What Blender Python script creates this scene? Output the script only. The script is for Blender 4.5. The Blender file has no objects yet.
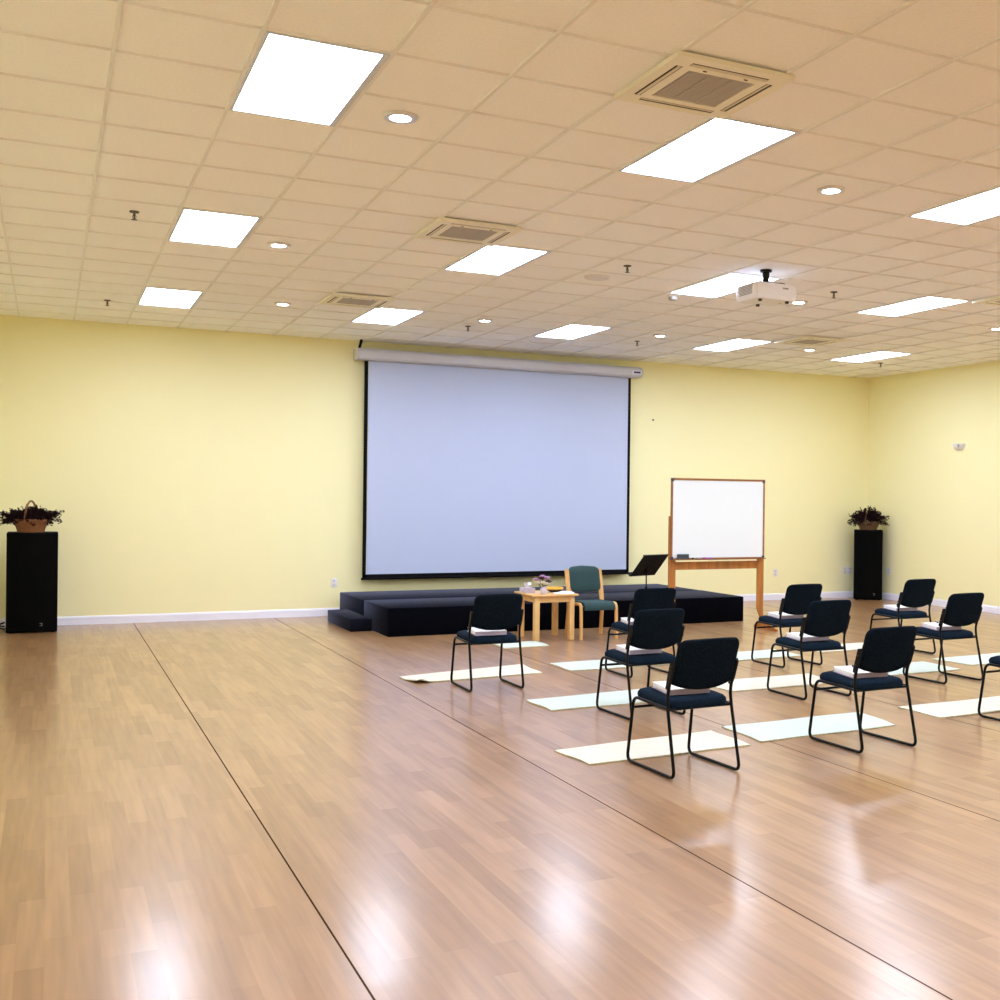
import bpy, bmesh, math, random
from mathutils import Vector, Matrix
random.seed(7)
SC = bpy.context.scene
COL = SC.collection
PI = math.pi
# ------------------------------------------------------------------ room constants (metres)
XL, XR, YB, YF, ZC = -1.0, 12.867, 15.705, -4.6, 3.822
GX0, GY0, GA = -0.3503, 5.3943, 0.6096          # ceiling grid origin and tile size

# ------------------------------------------------------------------ materials
MATS = {}
def nodes(name):
    m = bpy.data.materials.new(name); m.use_nodes = True
    nt = m.node_tree; b = nt.nodes['Principled BSDF']
    MATS[name] = m
    return m, nt, b
def mat(name, col, rough=.5, metal=0., spec=.5, bump=0., bscale=200., var=0., vscale=30., sheen=0., coat=0., stretch=None):
    m, nt, b = nodes(name)
    b.inputs['Base Color'].default_value = (*col, 1)
    b.inputs['Roughness'].default_value = rough
    b.inputs['Metallic'].default_value = metal
    b.inputs['Specular IOR Level'].default_value = spec
    b.inputs['Sheen Weight'].default_value = sheen; b.inputs['Sheen Tint'].default_value = (.55, .62, 1, 1); b.inputs['Sheen Roughness'].default_value = .25
    b.inputs['Coat Weight'].default_value = coat
    if bump or var:
        tc = nt.nodes.new('ShaderNodeTexCoord')
        src = tc.outputs['Object']
        if stretch:
            mp = nt.nodes.new('ShaderNodeMapping'); mp.inputs['Scale'].default_value = stretch
            nt.links.new(src, mp.inputs['Vector']); src = mp.outputs['Vector']
        if var:
            n = nt.nodes.new('ShaderNodeTexNoise'); n.inputs['Scale'].default_value = vscale; n.inputs['Detail'].default_value = 4
            nt.links.new(src, n.inputs['Vector'])
            r = nt.nodes.new('ShaderNodeValToRGB')
            r.color_ramp.elements[0].position = .3; r.color_ramp.elements[1].position = .7
            r.color_ramp.elements[0].color = (*[c*(1-var) for c in col], 1)
            r.color_ramp.elements[1].color = (*[min(1, c*(1+var)) for c in col], 1)
            nt.links.new(n.outputs['Fac'], r.inputs['Fac']); nt.links.new(r.outputs['Color'], b.inputs['Base Color'])
        if bump:
            n2 = nt.nodes.new('ShaderNodeTexNoise'); n2.inputs['Scale'].default_value = bscale; n2.inputs['Detail'].default_value = 3
            nt.links.new(src, n2.inputs['Vector'])
            bp = nt.nodes.new('ShaderNodeBump'); bp.inputs['Strength'].default_value = bump; bp.inputs['Distance'].default_value = .004
            nt.links.new(n2.outputs['Fac'], bp.inputs['Height']); nt.links.new(bp.outputs['Normal'], b.inputs['Normal'])
    return m
def emit(name, col, s):
    m, nt, b = nodes(name)
    b.inputs['Base Color'].default_value = (.8, .8, .8, 1)
    b.inputs['Emission Color'].default_value = (*col, 1); b.inputs['Emission Strength'].default_value = s
    return m

PANEL_E, DOWN_E = 18.0, 40.0
M_wall = mat('yellow_wall_paint', (.90, .855, .50), .55, spec=.3, bump=.15, bscale=90)
M_ceil = mat('ceiling_tile', (.94, .955, .97), .9, spec=.1, bump=.25, bscale=160, var=.03, vscale=60)
M_tbar = mat('ceiling_tee', (.82, .82, .82), .6)
M_base = mat('white_baseboard', (.84, .86, .97), .4)
M_lens = emit('panel_diffuser', (.85, .955, 1.20), PANEL_E)
M_down = emit('downlight_lens', (.86, .86, 1.0), DOWN_E)
M_lframe = mat('panel_frame', (.62, .68, .76), .45)
M_chrome = mat('downlight_trim', (.75, .74, .74), .3, .6)
M_acbody = mat('ac_plastic', (.86, .84, .70), .5)
M_acgrille = mat('ac_grille', (.46, .43, .40), .7)
M_dark = mat('dark_parts_and_slot_shade', (.02, .018, .014), .7)  # dark small parts, and the shade painted into the cassette slots
M_acflap = mat('ac_flap', (.70, .64, .47), .5)
M_black = mat('black_steel', (.003, .003, .004), .45, spec=.15)
M_fabric = mat('charcoal_navy_fabric', (.005, .009, .014), .95, spec=.03, bump=.5, bscale=300, var=.6, vscale=130)
M_seat = mat('navy_seat_fabric', (.007, .015, .027), .95, spec=.05, bump=.5, bscale=300, var=.5, vscale=130)
M_green = mat('green_upholstery', (.028, .062, .064), .85, spec=.25, bump=.25, bscale=420, var=.12, vscale=160, sheen=.04)
M_beech = mat('honey_beech_wood', (.66, .38, .13), .4, var=.14, vscale=14, stretch=(1, 1, .12))
M_tablewd = mat('light_table_wood', (.70, .45, .18), .4, var=.13, vscale=14, stretch=(.2, 1, .3))
M_oak = mat('orange_oak_wood', (.42, .16, .030), .42, var=.25, vscale=16, stretch=(1, 1, .1))
M_oakdk = mat('brown_board_frame', (.30, .115, .03), .45, var=.2, vscale=16)
M_wboard = mat('whiteboard_enamel', (.80, .87, .90), .18)
M_carpet = mat('stage_carpet', (.0025, .0028, .005), .9, spec=.02, bump=.3, bscale=260, var=.25, vscale=140, sheen=.30)
M_carpet2 = mat('stage_carpet_grey', (.008, .009, .016), .9, spec=.02, bump=.3, bscale=260, var=.25, vscale=140, sheen=.38)
M_spk = mat('speaker_black', (.0035, .0035, .0035), .8, spec=.08)
M_grille = mat('speaker_grille', (.0025, .0025, .0025), .9, spec=.05, bump=.2, bscale=500)
M_logo = mat('emblem_silver', (.12, .12, .12), .4, .4)
M_case = mat('screen_case_white', (.56, .57, .64), .4)
M_scr = mat('screen_vinyl', (.48, .54, .72), .75, spec=.15)
M_scrb = mat('screen_black_border', (.004, .004, .005), .85, spec=.1)
M_blue = mat('blue_sticker', (.015, .025, .20), .4)
M_white = mat('white_plastic', (.80, .80, .82), .35)
M_grey = mat('grey_plastic', (.35, .34, .34), .5)
M_sock = mat('socket_face', (.62, .62, .66), .5)
M_proj = mat('projector_plastic', (.90, .90, .97), .4)
M_projb = mat('projector_underside', (.82, .82, .80), .5)
M_paper = mat('white_paper', (.86, .88, .93), .6)
M_cover = mat('shaded_lavender_cover', (.40, .37, .50), .5)  # lavender cover with its shadow mixed into the colour
M_pen = mat('dark_blue_pen', (.01, .012, .09), .35)
M_mint = mat('mint_mat', (.53, .60, .53), .85, spec=.2, bump=.3, bscale=120, var=.03, vscale=9)
M_cream = mat('cream_mat', (.64, .60, .49), .85, spec=.2, bump=.3, bscale=120, var=.03, vscale=9)
M_edge = mat('mat_edge_foam', (.48, .46, .28), .9, var=.3, vscale=60)
M_wick2 = mat('dark_wicker', (.10, .05, .018), .6, bump=.6, bscale=60, var=.5, vscale=70)
M_wick = mat('wicker', (.20, .075, .022), .6, bump=.6, bscale=60, var=.5, vscale=70)
M_leaf = mat('dried_burgundy_leaves', (.016, .006, .008), .8, spec=.08, var=.6, vscale=25)
M_brass = mat('sprinkler_metal', (.10, .085, .06), .4, .6)
M_yellow = mat('yellow_lacquer', (.75, .42, .03), .35)
M_red = mat('red_plastic', (.5, .02, .05), .4)
M_purple = mat('purple_petal', (.09, .02, .12), .6)
M_mauve = mat('mauve_petal', (.60, .35, .62), .6)
M_wine = mat('wine_red_petal', (.09, .006, .025), .6)
M_petal = mat('ivory_petal', (.82, .78, .66), .6)
M_stem = mat('stem_green', (.12, .19, .05), .6)
M_vase = mat('pale_lilac_vase', (.62, .56, .68), .3)
M_tbox = mat('lilac_tissue_box', (.58, .52, .66), .5, var=.25, vscale=60)
M_magenta = mat('magenta_marker', (.45, .05, .35), .4)
M_violet = mat('violet_marker', (.25, .10, .55), .4)
M_slate = mat('slate_felt', (.06, .075, .09), .9)

def floor_material():
    m, nt, b = nodes('laminate_floor')
    N, L = nt.nodes.new, nt.links.new
    tc = N('ShaderNodeTexCoord')
    mp = N('ShaderNodeMapping'); mp.inputs['Rotation'].default_value = (0, 0, PI/2)
    L(tc.outputs['Object'], mp.inputs['Vector'])
    def brick(w, h, c1, c2, mo, ms):
        t = N('ShaderNodeTexBrick')
        t.inputs['Scale'].default_value = 1; t.inputs['Brick Width'].default_value = w; t.inputs['Row Height'].default_value = h
        t.inputs['Color1'].default_value = (*c1, 1); t.inputs['Color2'].default_value = (*c2, 1); t.inputs['Mortar'].default_value = (*mo, 1)
        t.inputs['Mortar Size'].default_value = ms; t.inputs['Mortar Smooth'].default_value = .3
        t.offset = .37; t.offset_frequency = 2; t.inputs['Bias'].default_value = 0
        L(mp.outputs['Vector'], t.inputs['Vector'])
        return t
    A, B = (.375, .208, .096), (.290, .152, .063)
    t1 = brick(.74, .094, A, B, (.38, .25, .14), 0)
    # grain stretched along the planks (y)
    mg = N('ShaderNodeMapping'); mg.inputs['Scale'].default_value = (26, 1.6, 1)
    L(tc.outputs['Object'], mg.inputs['Vector'])
    ng = N('ShaderNodeTexNoise'); ng.inputs['Scale'].default_value = 1; ng.inputs['Detail'].default_value = 1.5; ng.inputs['Roughness'].default_value = .6
    L(mg.outputs['Vector'], ng.inputs['Vector'])
    rg = N('ShaderNodeMapRange'); rg.inputs['From Min'].default_value = .3; rg.inputs['From Max'].default_value = .7
    rg.inputs['To Min'].default_value = .88; rg.inputs['To Max'].default_value = 1.12
    L(ng.outputs['Fac'], rg.inputs['Value'])
    # broad board to board tone
    t2 = brick(1.48, .188, (1.06, 1.06, 1.06), (.93, .92, .91), (.96, .95, .94), 0)
    mu = N('ShaderNodeMix'); mu.data_type = 'RGBA'; mu.blend_type = 'MULTIPLY'; mu.inputs['Factor'].default_value = 1
    L(t1.outputs['Color'], mu.inputs[6]); L(t2.outputs['Color'], mu.inputs[7])
    vm = N('ShaderNodeVectorMath'); vm.operation = 'SCALE'
    L(mu.outputs[2], vm.inputs[0]); L(rg.outputs['Result'], vm.inputs['Scale'])
    # dark expansion joints every 1.757 m
    sx = N('ShaderNodeSeparateXYZ'); L(tc.outputs['Object'], sx.inputs['Vector'])
    a = N('ShaderNodeMath'); a.operation = 'ADD'; a.inputs[1].default_value = 1.757*10 - .985 + .5*1.757
    L(sx.outputs['X'], a.inputs[0])
    mo = N('ShaderNodeMath'); mo.operation = 'MODULO'; mo.inputs[1].default_value = 1.757; L(a.outputs[0], mo.inputs[0])
    su = N('ShaderNodeMath'); su.operation = 'SUBTRACT'; su.inputs[1].default_value = .5*1.757; L(mo.outputs[0], su.inputs[0])
    ab = N('ShaderNodeMath'); ab.operation = 'ABSOLUTE'; L(su.outputs[0], ab.inputs[0])
    lt = N('ShaderNodeMath'); lt.operation = 'LESS_THAN'; lt.inputs[1].default_value = .0042; L(ab.outputs[0], lt.inputs[0])
    mx = N('ShaderNodeMix'); mx.data_type = 'RGBA'; L(lt.outputs[0], mx.inputs['Factor']); JOINT = lt
    L(vm.outputs['Vector'], mx.inputs[6]); mx.inputs[7].default_value = (.045, .02, .008, 1)
    L(mx.outputs[2], b.inputs['Base Color'])
    # worn satin lacquer and slightly uneven boards
    nr = N('ShaderNodeTexNoise'); nr.inputs['Scale'].default_value = 1.6; nr.inputs['Detail'].default_value = 2
    L(tc.outputs['Object'], nr.inputs['Vector'])
    rr = N('ShaderNodeMapRange'); rr.inputs['To Min'].default_value = .15; rr.inputs['To Max'].default_value = .24
    L(nr.outputs['Fac'], rr.inputs['Value']); L(rr.outputs['Result'], b.inputs['Coat Roughness']); b.inputs['Roughness'].default_value = .42; b.inputs['Coat IOR'].default_value = 1.5
    nb = N('ShaderNodeTexNoise'); nb.inputs['Scale'].default_value = 2.4; nb.inputs['Detail'].default_value = 2
    L(tc.outputs['Object'], nb.inputs['Vector'])
    b1 = N('ShaderNodeBump'); b1.inputs['Strength'].default_value = .30; b1.inputs['Distance'].default_value = .006
    L(nb.outputs['Fac'], b1.inputs['Height'])
    L(b1.outputs['Normal'], b.inputs['Coat Normal'])
    sp = N('ShaderNodeMapRange'); sp.inputs['To Min'].default_value = .72; sp.inputs['To Max'].default_value = 0
    L(JOINT.outputs[0], sp.inputs['Value']); L(sp.outputs['Result'], b.inputs['Coat Weight']); sq = N('ShaderNodeMath'); sq.operation = 'MULTIPLY'; sq.inputs[1].default_value = .45; L(sp.outputs['Result'], sq.inputs[0]); L(sq.outputs[0], b.inputs['Specular IOR Level'])
    return m
M_floor = floor_material()

# ------------------------------------------------------------------ mesh helpers
def add_box(bm, c, s, bev=0., seg=2, rz=0., rx=0., ry=0.):
    r = bmesh.ops.create_cube(bm, size=1)
    vs = r['verts']
    bmesh.ops.scale(bm, vec=s, verts=vs)
    if bev:
        es = list({e for v in vs for e in v.link_edges})
        o = bmesh.ops.bevel(bm, geom=es, offset=bev, segments=seg, profile=.5, affect='EDGES')
        vs = list({v for f in o['faces'] for v in f.verts} | {v for v in vs if v.is_valid})
        # collect whole island
        seen = set(vs); st = list(vs)
        while st:
            v = st.pop()
            for e in v.link_edges:
                w = e.other_vert(v)
                if w not in seen: seen.add(w); st.append(w)
        vs = list(seen)
    M = Matrix.Translation(c) @ Matrix.Rotation(rz, 4, 'Z') @ Matrix.Rotation(ry, 4, 'Y') @ Matrix.Rotation(rx, 4, 'X')
    bmesh.ops.transform(bm, matrix=M, verts=vs)
    return vs
def fillet(pts, r, n=5):
    pts = [Vector(p) for p in pts]; out = [pts[0]]
    for i in range(1, len(pts)-1):
        a, b, c = pts[i-1], pts[i], pts[i+1]
        u, v = (a-b), (c-b)
        rr = r[i] if isinstance(r, (list, tuple)) else r
        d = min(rr, u.length*.48, v.length*.48)
        if d < 1e-5: out.append(b); continue
        p, q = b+u.normalized()*d, b+v.normalized()*d
        for k in range(n+1):
            t = k/n; out.append(p*(1-t)**2 + b*2*t*(1-t) + q*t*t)
    out.append(pts[-1]); return out
def add_tube(bm, pts, r, n=10, caps=True, radii=None, squash=None):
    pts = [Vector(p) for p in pts]; rings = []
    up = None
    for i, p in enumerate(pts):
        t = (pts[min(i+1, len(pts)-1)] - pts[max(i-1, 0)]).normalized()
        if up is None:
            up = Vector((0, 0, 1)) if abs(t.z) < .9 else Vector((1, 0, 0))
        s = t.cross(up)
        if s.length < 1e-4: s = t.orthogonal()
        s.normalize(); up = s.cross(t).normalized()
        rr = radii[i] if radii else r
        sq = squash or (1, 1)
        rings.append([bm.verts.new(p + s*math.cos(2*PI*k/n)*rr*sq[0] + up*math.sin(2*PI*k/n)*rr*sq[1]) for k in range(n)])
    for a, b in zip(rings, rings[1:]):
        for k in range(n): bm.faces.new((a[k], a[(k+1) % n], b[(k+1) % n], b[k]))
    if caps: bm.faces.new(rings[0][::-1]); bm.faces.new(rings[-1])
def add_lathe(bm, prof, c=(0, 0, 0), n=24, rot=None):
    c = Vector(c); rings = []
    for (r, z) in prof:
        if r < 1e-6:
            v = Vector((0, 0, z)); v = rot @ v if rot else v
            rings.append([bm.verts.new(c+v)])
        else:
            ring = []
            for k in range(n):
                v = Vector((r*math.cos(2*PI*k/n), r*math.sin(2*PI*k/n), z)); v = rot @ v if rot else v
                ring.append(bm.verts.new(c+v))
            rings.append(ring)
    for a, b in zip(rings, rings[1:]):
        for k in range(n):
            if len(a) == 1 and len(b) == 1: continue
            if len(a) == 1: bm.faces.new((a[0], b[k], b[(k+1) % n]))
            elif len(b) == 1: bm.faces.new((a[k], a[(k+1) % n], b[0]))
            else: bm.faces.new((a[k], a[(k+1) % n], b[(k+1) % n], b[k]))
def add_prism(bm, poly, axis, a, b):
    """poly of 2-D points extruded from a to b along axis 'x','y','z'"""
    def P(u, v, w): return {'x': (w, u, v), 'y': (u, w, v), 'z': (u, v, w)}[axis]
    A = [bm.verts.new(P(u, v, a)) for u, v in poly]; B = [bm.verts.new(P(u, v, b)) for u, v in poly]
    n = len(poly)
    for k in range(n): bm.faces.new((A[k], A[(k+1) % n], B[(k+1) % n], B[k]))
    bm.faces.new(A[::-1]); bm.faces.new(B)
def rrect(w, d, r, n=6):
    out = []
    for (sx, sy, a0) in ((1, 1, 0), (-1, 1, 90), (-1, -1, 180), (1, -1, 270)):
        for k in range(n+1):
            a = math.radians(a0 + 90*k/n)
            out.append((sx*(w/2-r) + r*math.cos(a), sy*(d/2-r) + r*math.sin(a)))
    return out
def obj(name, bm, m, parent=None, smooth=True, ang=35, loc=None, rz=None):
    bmesh.ops.recalc_face_normals(bm, faces=bm.faces[:])
    me = bpy.data.meshes.new(name); bm.to_mesh(me); bm.free()
    for x in (m if isinstance(m, (list, tuple)) else [m]): me.materials.append(x)
    if smooth:
        for p in me.polygons: p.use_smooth = True
        me.set_sharp_from_angle(angle=math.radians(ang))
    o = bpy.data.objects.new(name, me); COL.objects.link(o)
    if parent: o.parent = parent
    if loc: o.location = loc
    if rz is not None: o.rotation_euler = (0, 0, rz)
    return o
def BM(): return bmesh.new()
def tag(o, label, cat, group=None):
    o['label'] = label; o['category'] = cat
    if group: o['group'] = group
    return o
def thing(name, label, cat, loc=(0, 0, 0), rz=0., group=None):
    o = bpy.data.objects.new(name, None); COL.objects.link(o)
    o.empty_display_size = .1; o.location = loc; o.rotation_euler = (0, 0, rz)
    return tag(o, label, cat, group)
def struct(name, bm, m, **k):
    o = obj(name, bm, m, **k); o['kind'] = 'structure'; return o
def boxobj(name, c, s, m, parent=None, bev=0., **k):
    bm = BM(); add_box(bm, c, s, bev); return obj(name, bm, m, parent, **k)
def dup(root, loc, rz, label, group=None):
    r = root.copy(); COL.objects.link(r); r.location = loc; r.rotation_euler = (0, 0, rz); r['label'] = label
    if group: r['group'] = group
    for ch in list(root.children):
        c = ch.copy(); COL.objects.link(c); c.parent = r
        for g in list(ch.children):
            d = g.copy(); COL.objects.link(d); d.parent = c
    return r

# ------------------------------------------------------------------ room shell
T = .12
def slab(name, lo, hi, m):
    c = [(a+b)/2 for a, b in zip(lo, hi)]; s = [b-a for a, b in zip(lo, hi)]
    bm = BM(); add_box(bm, c, s); return struct(name, bm, m, smooth=False)
slab('floor', (XL-T, YF-T, -T), (XR+T, YB+T, 0), M_floor)
slab('ceiling', (XL-T, YF-T, ZC+.012), (XR+T, YB+T, ZC+.012+T), M_ceil)
slab('wall_back', (XL-T, YB, 0), (XR+T, YB+T, ZC+.012), M_wall)
slab('wall_right', (XR, YF, 0), (XR+T, YB, ZC+.012), M_wall)
slab('wall_left', (XL-T, YF, 0), (XL, YB, ZC+.012), M_wall)
slab('wall_front', (XL-T, YF-T, 0), (XR+T, YF, ZC+.012), M_wall)
def baseboard(name, p, q, nrm):
    bm = BM(); p, q, nrm = Vector(p), Vector(q), Vector(nrm)
    prof = [(0, 0), (.014, 0), (.014, .085), (.010, .10), (.006, .108), (0, .108)]
    A = [bm.verts.new(p + nrm*u + Vector((0, 0, v))) for u, v in prof]; B = [bm.verts.new(q + nrm*u + Vector((0, 0, v))) for u, v in prof]
    for k in range(len(prof)): bm.faces.new((A[k], A[(k+1) % 6], B[(k+1) % 6], B[k]))
    bm.faces.new(A); bm.faces.new(B[::-1])
    struct(name, bm, M_base, smooth=False)
baseboard('baseboard_back', (XL, YB, 0), (XR, YB, 0), (0, -1, 0))
baseboard('baseboard_right', (XR, YF, 0), (XR, YB-.014, 0), (-1, 0, 0))
baseboard('baseboard_left', (XL, YF, 0), (XL, YB-.014, 0), (1, 0, 0))
# suspended ceiling tees: wide main runners along the room, narrow cross tees
LIGHTS = [(i, j) for i in (2, 6, 10, 14, 18) for j in (-12, -6, 0, 6, 12)]
bm = BM()
for i in range(-1, 22):
    x = GX0 + i*GA
    if XL+.02 < x < XR-.02: add_box(bm, (x, (YF+YB)/2, ZC+.006), (.020, YB-YF, .0125))
for j in range(-16, 17):
    y = GY0 + j*GA
    if not (YF+.02 < y < YB-.02): continue
    for i in range(-2, 22):
        if any(i == a and j == b+1 for a, b in LIGHTS): continue
        x0, x1 = max(XL, GX0+i*GA+.012), min(XR, GX0+(i+1)*GA-.012)
        if x1 > x0: add_box(bm, ((x0+x1)/2, y, ZC+.0068), (x1-x0, .010, .0112))
struct('trim_1', bm, M_tbar, smooth=False)

# ------------------------------------------------------------------ ceiling light panels
def make_panel(label):
    t = thing('ceiling_light_panel', label, 'ceiling light', group='recessed ceiling light panels')
    w, l = GA-.026, 2*GA-.016
    bm = BM()
    xa, xb, ya, yb = -w/2, w/2, -l/2, l/2
    fl, fr, fe = .016, .032, .018
    for (x0, x1, y0, y1) in ((xa, xa+fl, ya, yb), (xb-fr, xb, ya, yb), (xa+fl, xb-fr, ya, ya+fe), (xa+fl, xb-fr, yb-fe, yb)):
        add_box(bm, ((x0+x1)/2, (y0+y1)/2, .004), (x1-x0, y1-y0, .012))
    obj('frame', bm, M_lframe, t, smooth=False)
    bm = BM(); add_box(bm, ((xa+fl+xb-fr)/2, 0, .006), (xb-fr-xa-fl, l-2*fe, .006))
    obj('diffuser', bm, M_lens, t, smooth=False)
    return t
PL = {
 (2, 0): 'large recessed light panel at top left, nearest light panel in the photo',
 (2, 6): 'recessed light panel second in the leftmost line, between two sprinkler rows',
 (2, 12): 'recessed light panel at far end of the leftmost line, close to yellow back wall',
 (6, 0): 'large recessed light panel touching the corner of the nearest air conditioner',
 (6, 6): 'recessed light panel at the corner of the second air conditioner cassette',
 (6, 12): 'recessed light panel beside farthest air conditioner, above left end of the projection screen',
 (10, 0): 'recessed light panel cut off by the right edge of the photo',
 (10, 6): 'recessed light panel partly hidden behind the white ceiling projector',
 (10, 12): 'recessed light panel above the right half of the projection screen',
 (14, 6): 'recessed light panel to the right of the projector, long slanted shape near right edge',
 (14, 12): 'recessed light panel between the projector and the back wall, left of a cassette vent',
 (18, 12): 'recessed light panel nearest the right back corner of the room',
}
proto = None
for n, (i, j) in enumerate(LIGHTS):
    lab = PL.get((i, j), 'recessed light panel outside the photo, tile column %d and tile row %d' % (i+2, j+17))
    loc = (GX0+(i+.5)*GA, GY0+(j+1)*GA, ZC)
    if proto is None: proto = make_panel(lab); proto.location = loc
    else: dup(proto, loc, 0, lab)

# ------------------------------------------------------------------ downlights
def make_down(label):
    t = thing('recessed_downlight', label, 'downlight', group='round recessed downlights')
    bm = BM(); add_lathe(bm, [(.058, .010), (.060, -.004), (.076, -.008), (.092, -.006), (.098, .0), (.098, .011), (.058, .010)], n=32)
    obj('trim_ring', bm, M_chrome, t)
    bm = BM(); add_lathe(bm, [(0, -.010), (.03, -.009), (.048, -.005), (.058, .001), (.0575, .009), (0, .009)], n=32)
    obj('lens', bm, M_down, t)
    return t
DL = [(3.47, 1.45, 'round downlight nearest the camera, right of the big top left panel'),
      (3.45, 7.55, 'round downlight right of the second panel of the leftmost line'),
      (4.42, 12.6, 'small round downlight left of the farthest air conditioner cassette'),
      (8.35, 12.5, 'small round downlight above the middle of the projection screen'),
      (12.37, 12.52, 'small round downlight above right end of the projection screen case'),
      (8.49, 1.52, 'round downlight between nearest air conditioner and right edge panel'),
      (12.49, 7.65, 'round downlight glowing just right of the projector'),
      (16.46, 12.7, 'small round downlight in front of the vent near the right corner'),
      (17.73, 8.13, 'round downlight cut off at the right edge of the photo')]
proto = None
for gi, gj, lab in DL:
    loc = (GX0+gi*GA, GY0+gj*GA, ZC+.001)
    if proto is None: proto = make_down(lab); proto.location = loc
    else: dup(proto, loc, 0, lab)

# ------------------------------------------------------------------ ceiling cassettes
def make_ac(label):
    t = thing('air_conditioner_cassette', label, 'air conditioner', group='ceiling air conditioner cassettes')
    S = .68; zb = -.024
    bm = BM()
    # panel ring with four slot openings: built as bands
    O, s0, s1, I = S/2, .285, .245, .195
    L_ = .225
    def band(x0, x1, y0, y1, z0=zb, z1=.0): add_box(bm, ((x0+x1)/2, (y0+y1)/2, (z0+z1)/2), (x1-x0, y1-y0, z1-z0))
    for s in (-1, 1):
        ya, yb = sorted((s*O, s*s0)); band(-O, O, ya, yb)
        band(*sorted((s*O, s*s0)), -s0, s0)
        ya, yb = sorted((s*s1, s*I)); band(-s1, s1, ya, yb)
        band(*sorted((s*s1, s*I)), -I, I)
        for q in (-1, 1):
            band(*sorted((q*s0, q*L_)), *sorted((s*s0, s*s1)))
            band(*sorted((s*s0, s*s1)), *sorted((q*s1, q*L_)))
    obj('panel', bm, M_acbody, t, smooth=False)
    bm = BM()
    for s in (-1, 1):
        add_box(bm, (0, s*(s0+s1)/2, -.019), (2*L_, s0-s1, .005)); add_box(bm, (s*(s0+s1)/2, 0, -.019), (s0-s1, 2*L_, .005))
    obj('slot_shade_tray', bm, M_dark, t, smooth=False)  # shallow dark tray near the face, its colour stands in for slot shade
    for s in (-1, 1):
        bm = BM(); add_box(bm, (0, s*(s0+s1)/2 - s*.004, -.0225), (2*L_-.012, .017, .003), rx=s*.12); obj('louver', bm, M_acflap, t, smooth=False)
        bm = BM(); add_box(bm, (s*(s0+s1)/2 - s*.004, 0, -.0225), (.017, 2*L_-.012, .003), ry=-s*.12); obj('louver', bm, M_acflap, t, smooth=False)
    bm = BM()
    add_box(bm, (0, 0, -.012), (2*I, 2*I, .01))
    for k in range(22):
        y = -I+.012 + k*(2*I-.024)/21
        add_box(bm, (0, y, -.0175), (2*I-.03, .012, .006))
    for x in (-I/3, I/3): add_box(bm, (x, 0, -.0195), (.008, 2*I-.02, .010))
    obj('intake_grille', bm, M_acgrille, t, smooth=False)
    for s in (-1, 1):
        bm = BM(); add_box(bm, (s*.12, -.222, zb-.001), (.02, .008, .003)); obj('latch', bm, M_dark, t, smooth=False)
    return t
AC = [(5, -1, 'air conditioner cassette nearest the camera, at top right centre'), (5, 5, 'air conditioner cassette in the middle of the ceiling, second in its line'),
      (5, 11, 'air conditioner cassette above the left end of the projection screen'), (15, 11, 'air conditioner cassette vent near the right back corner'),
      (15, 5, 'air conditioner cassette cut off at the right edge of the photo')]
proto = None
for i, j, lab in AC:
    loc = (GX0+(i+.51)*GA, GY0+(j+.40)*GA, ZC-.0005)
    if proto is None: proto = make_ac(lab); proto.location = loc
    else: dup(proto, loc, 0, lab)

# ------------------------------------------------------------------ sprinklers, smoke alarm, ceiling speaker
def make_spr(label):
    t = thing('ceiling_sprinkler', label, 'sprinkler', group='ceiling sprinklers')
    bm = BM(); add_lathe(bm, [(0, .012), (.036, .012), (.036, .004), (.012, -.002), (0, -.002)], n=20); obj('escutcheon', bm, M_brass, t)
    bm = BM(); add_lathe(bm, [(0, 0), (.009, 0), (.009, -.022), (.006, -.03), (.004, -.048), (.022, -.05), (.022, -.053), (0, -.053)], n=14)
    add_tube(bm, fillet([(-.009, 0, -.018), (-.014, 0, -.03), (-.004, 0, -.049)], .01), .0025, 6); add_tube(bm, fillet([(.009, 0, -.018), (.014, 0, -.03), (.004, 0, -.049)], .01), .0025, 6)
    obj('head', bm, M_brass, t)
    return t
SP = [(1.5, 6.55, 'brass sprinkler left of the second panel of the leftmost line'), (1.5, 13.9, 'brass sprinkler near the back wall, left of the farthest left panel'),
      (8.33, 13.45, 'brass sprinkler over the middle of the projection screen'), (8.41, 6.40, 'brass sprinkler in the middle of the ceiling, above right of the round speaker grille'),
      (12.38, 13.6, 'brass sprinkler above the right end of the projection screen'), (12.44, 6.58, 'brass sprinkler right of the projector'),
      (19.58, 13.9, 'brass sprinkler by the right back corner, beside the last panel')]
proto = None
for gi, gj, lab in SP:
    loc = (GX0+gi*GA, GY0+gj*GA, ZC)
    if proto is None: proto = make_spr(lab); proto.location = loc
    else: dup(proto, loc, 0, lab)
t = thing('smoke_detector', 'small white smoke detector on the ceiling left of the projector', 'smoke detector', (5.885, 10.39, ZC))
bm = BM(); add_lathe(bm, [(0, .012), (.065, .012), (.065, -.008), (.055, -.014), (0, -.014)], n=28); obj('base', bm, M_white, t)
bm = BM(); add_lathe(bm, [(.05, -.013), (.05, -.03), (.042, -.042), (.02, -.05), (0, -.051)], n=28); obj('sensor_head', bm, M_grey, t)
t = thing('ceiling_loudspeaker', 'round flat ceiling loudspeaker grille above the projection screen', 'loudspeaker', (4.762, 9.914, ZC))
bm = BM(); add_lathe(bm, [(0, .011), (.125, .011), (.125, -.004), (.115, -.007), (.112, -.004), (0, -.004)], n=36); obj('rim', bm, mat('ceiling_speaker_rim', (.80, .80, .80), .6), t)
bm = BM(); add_lathe(bm, [(0, -.0095), (.06, -.008), (.111, -.0045)], n=36)
g = obj('grille', bm, mat('ceiling_speaker_grille', (.72, .72, .74), .8, bump=.4, bscale=300), t)

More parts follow.
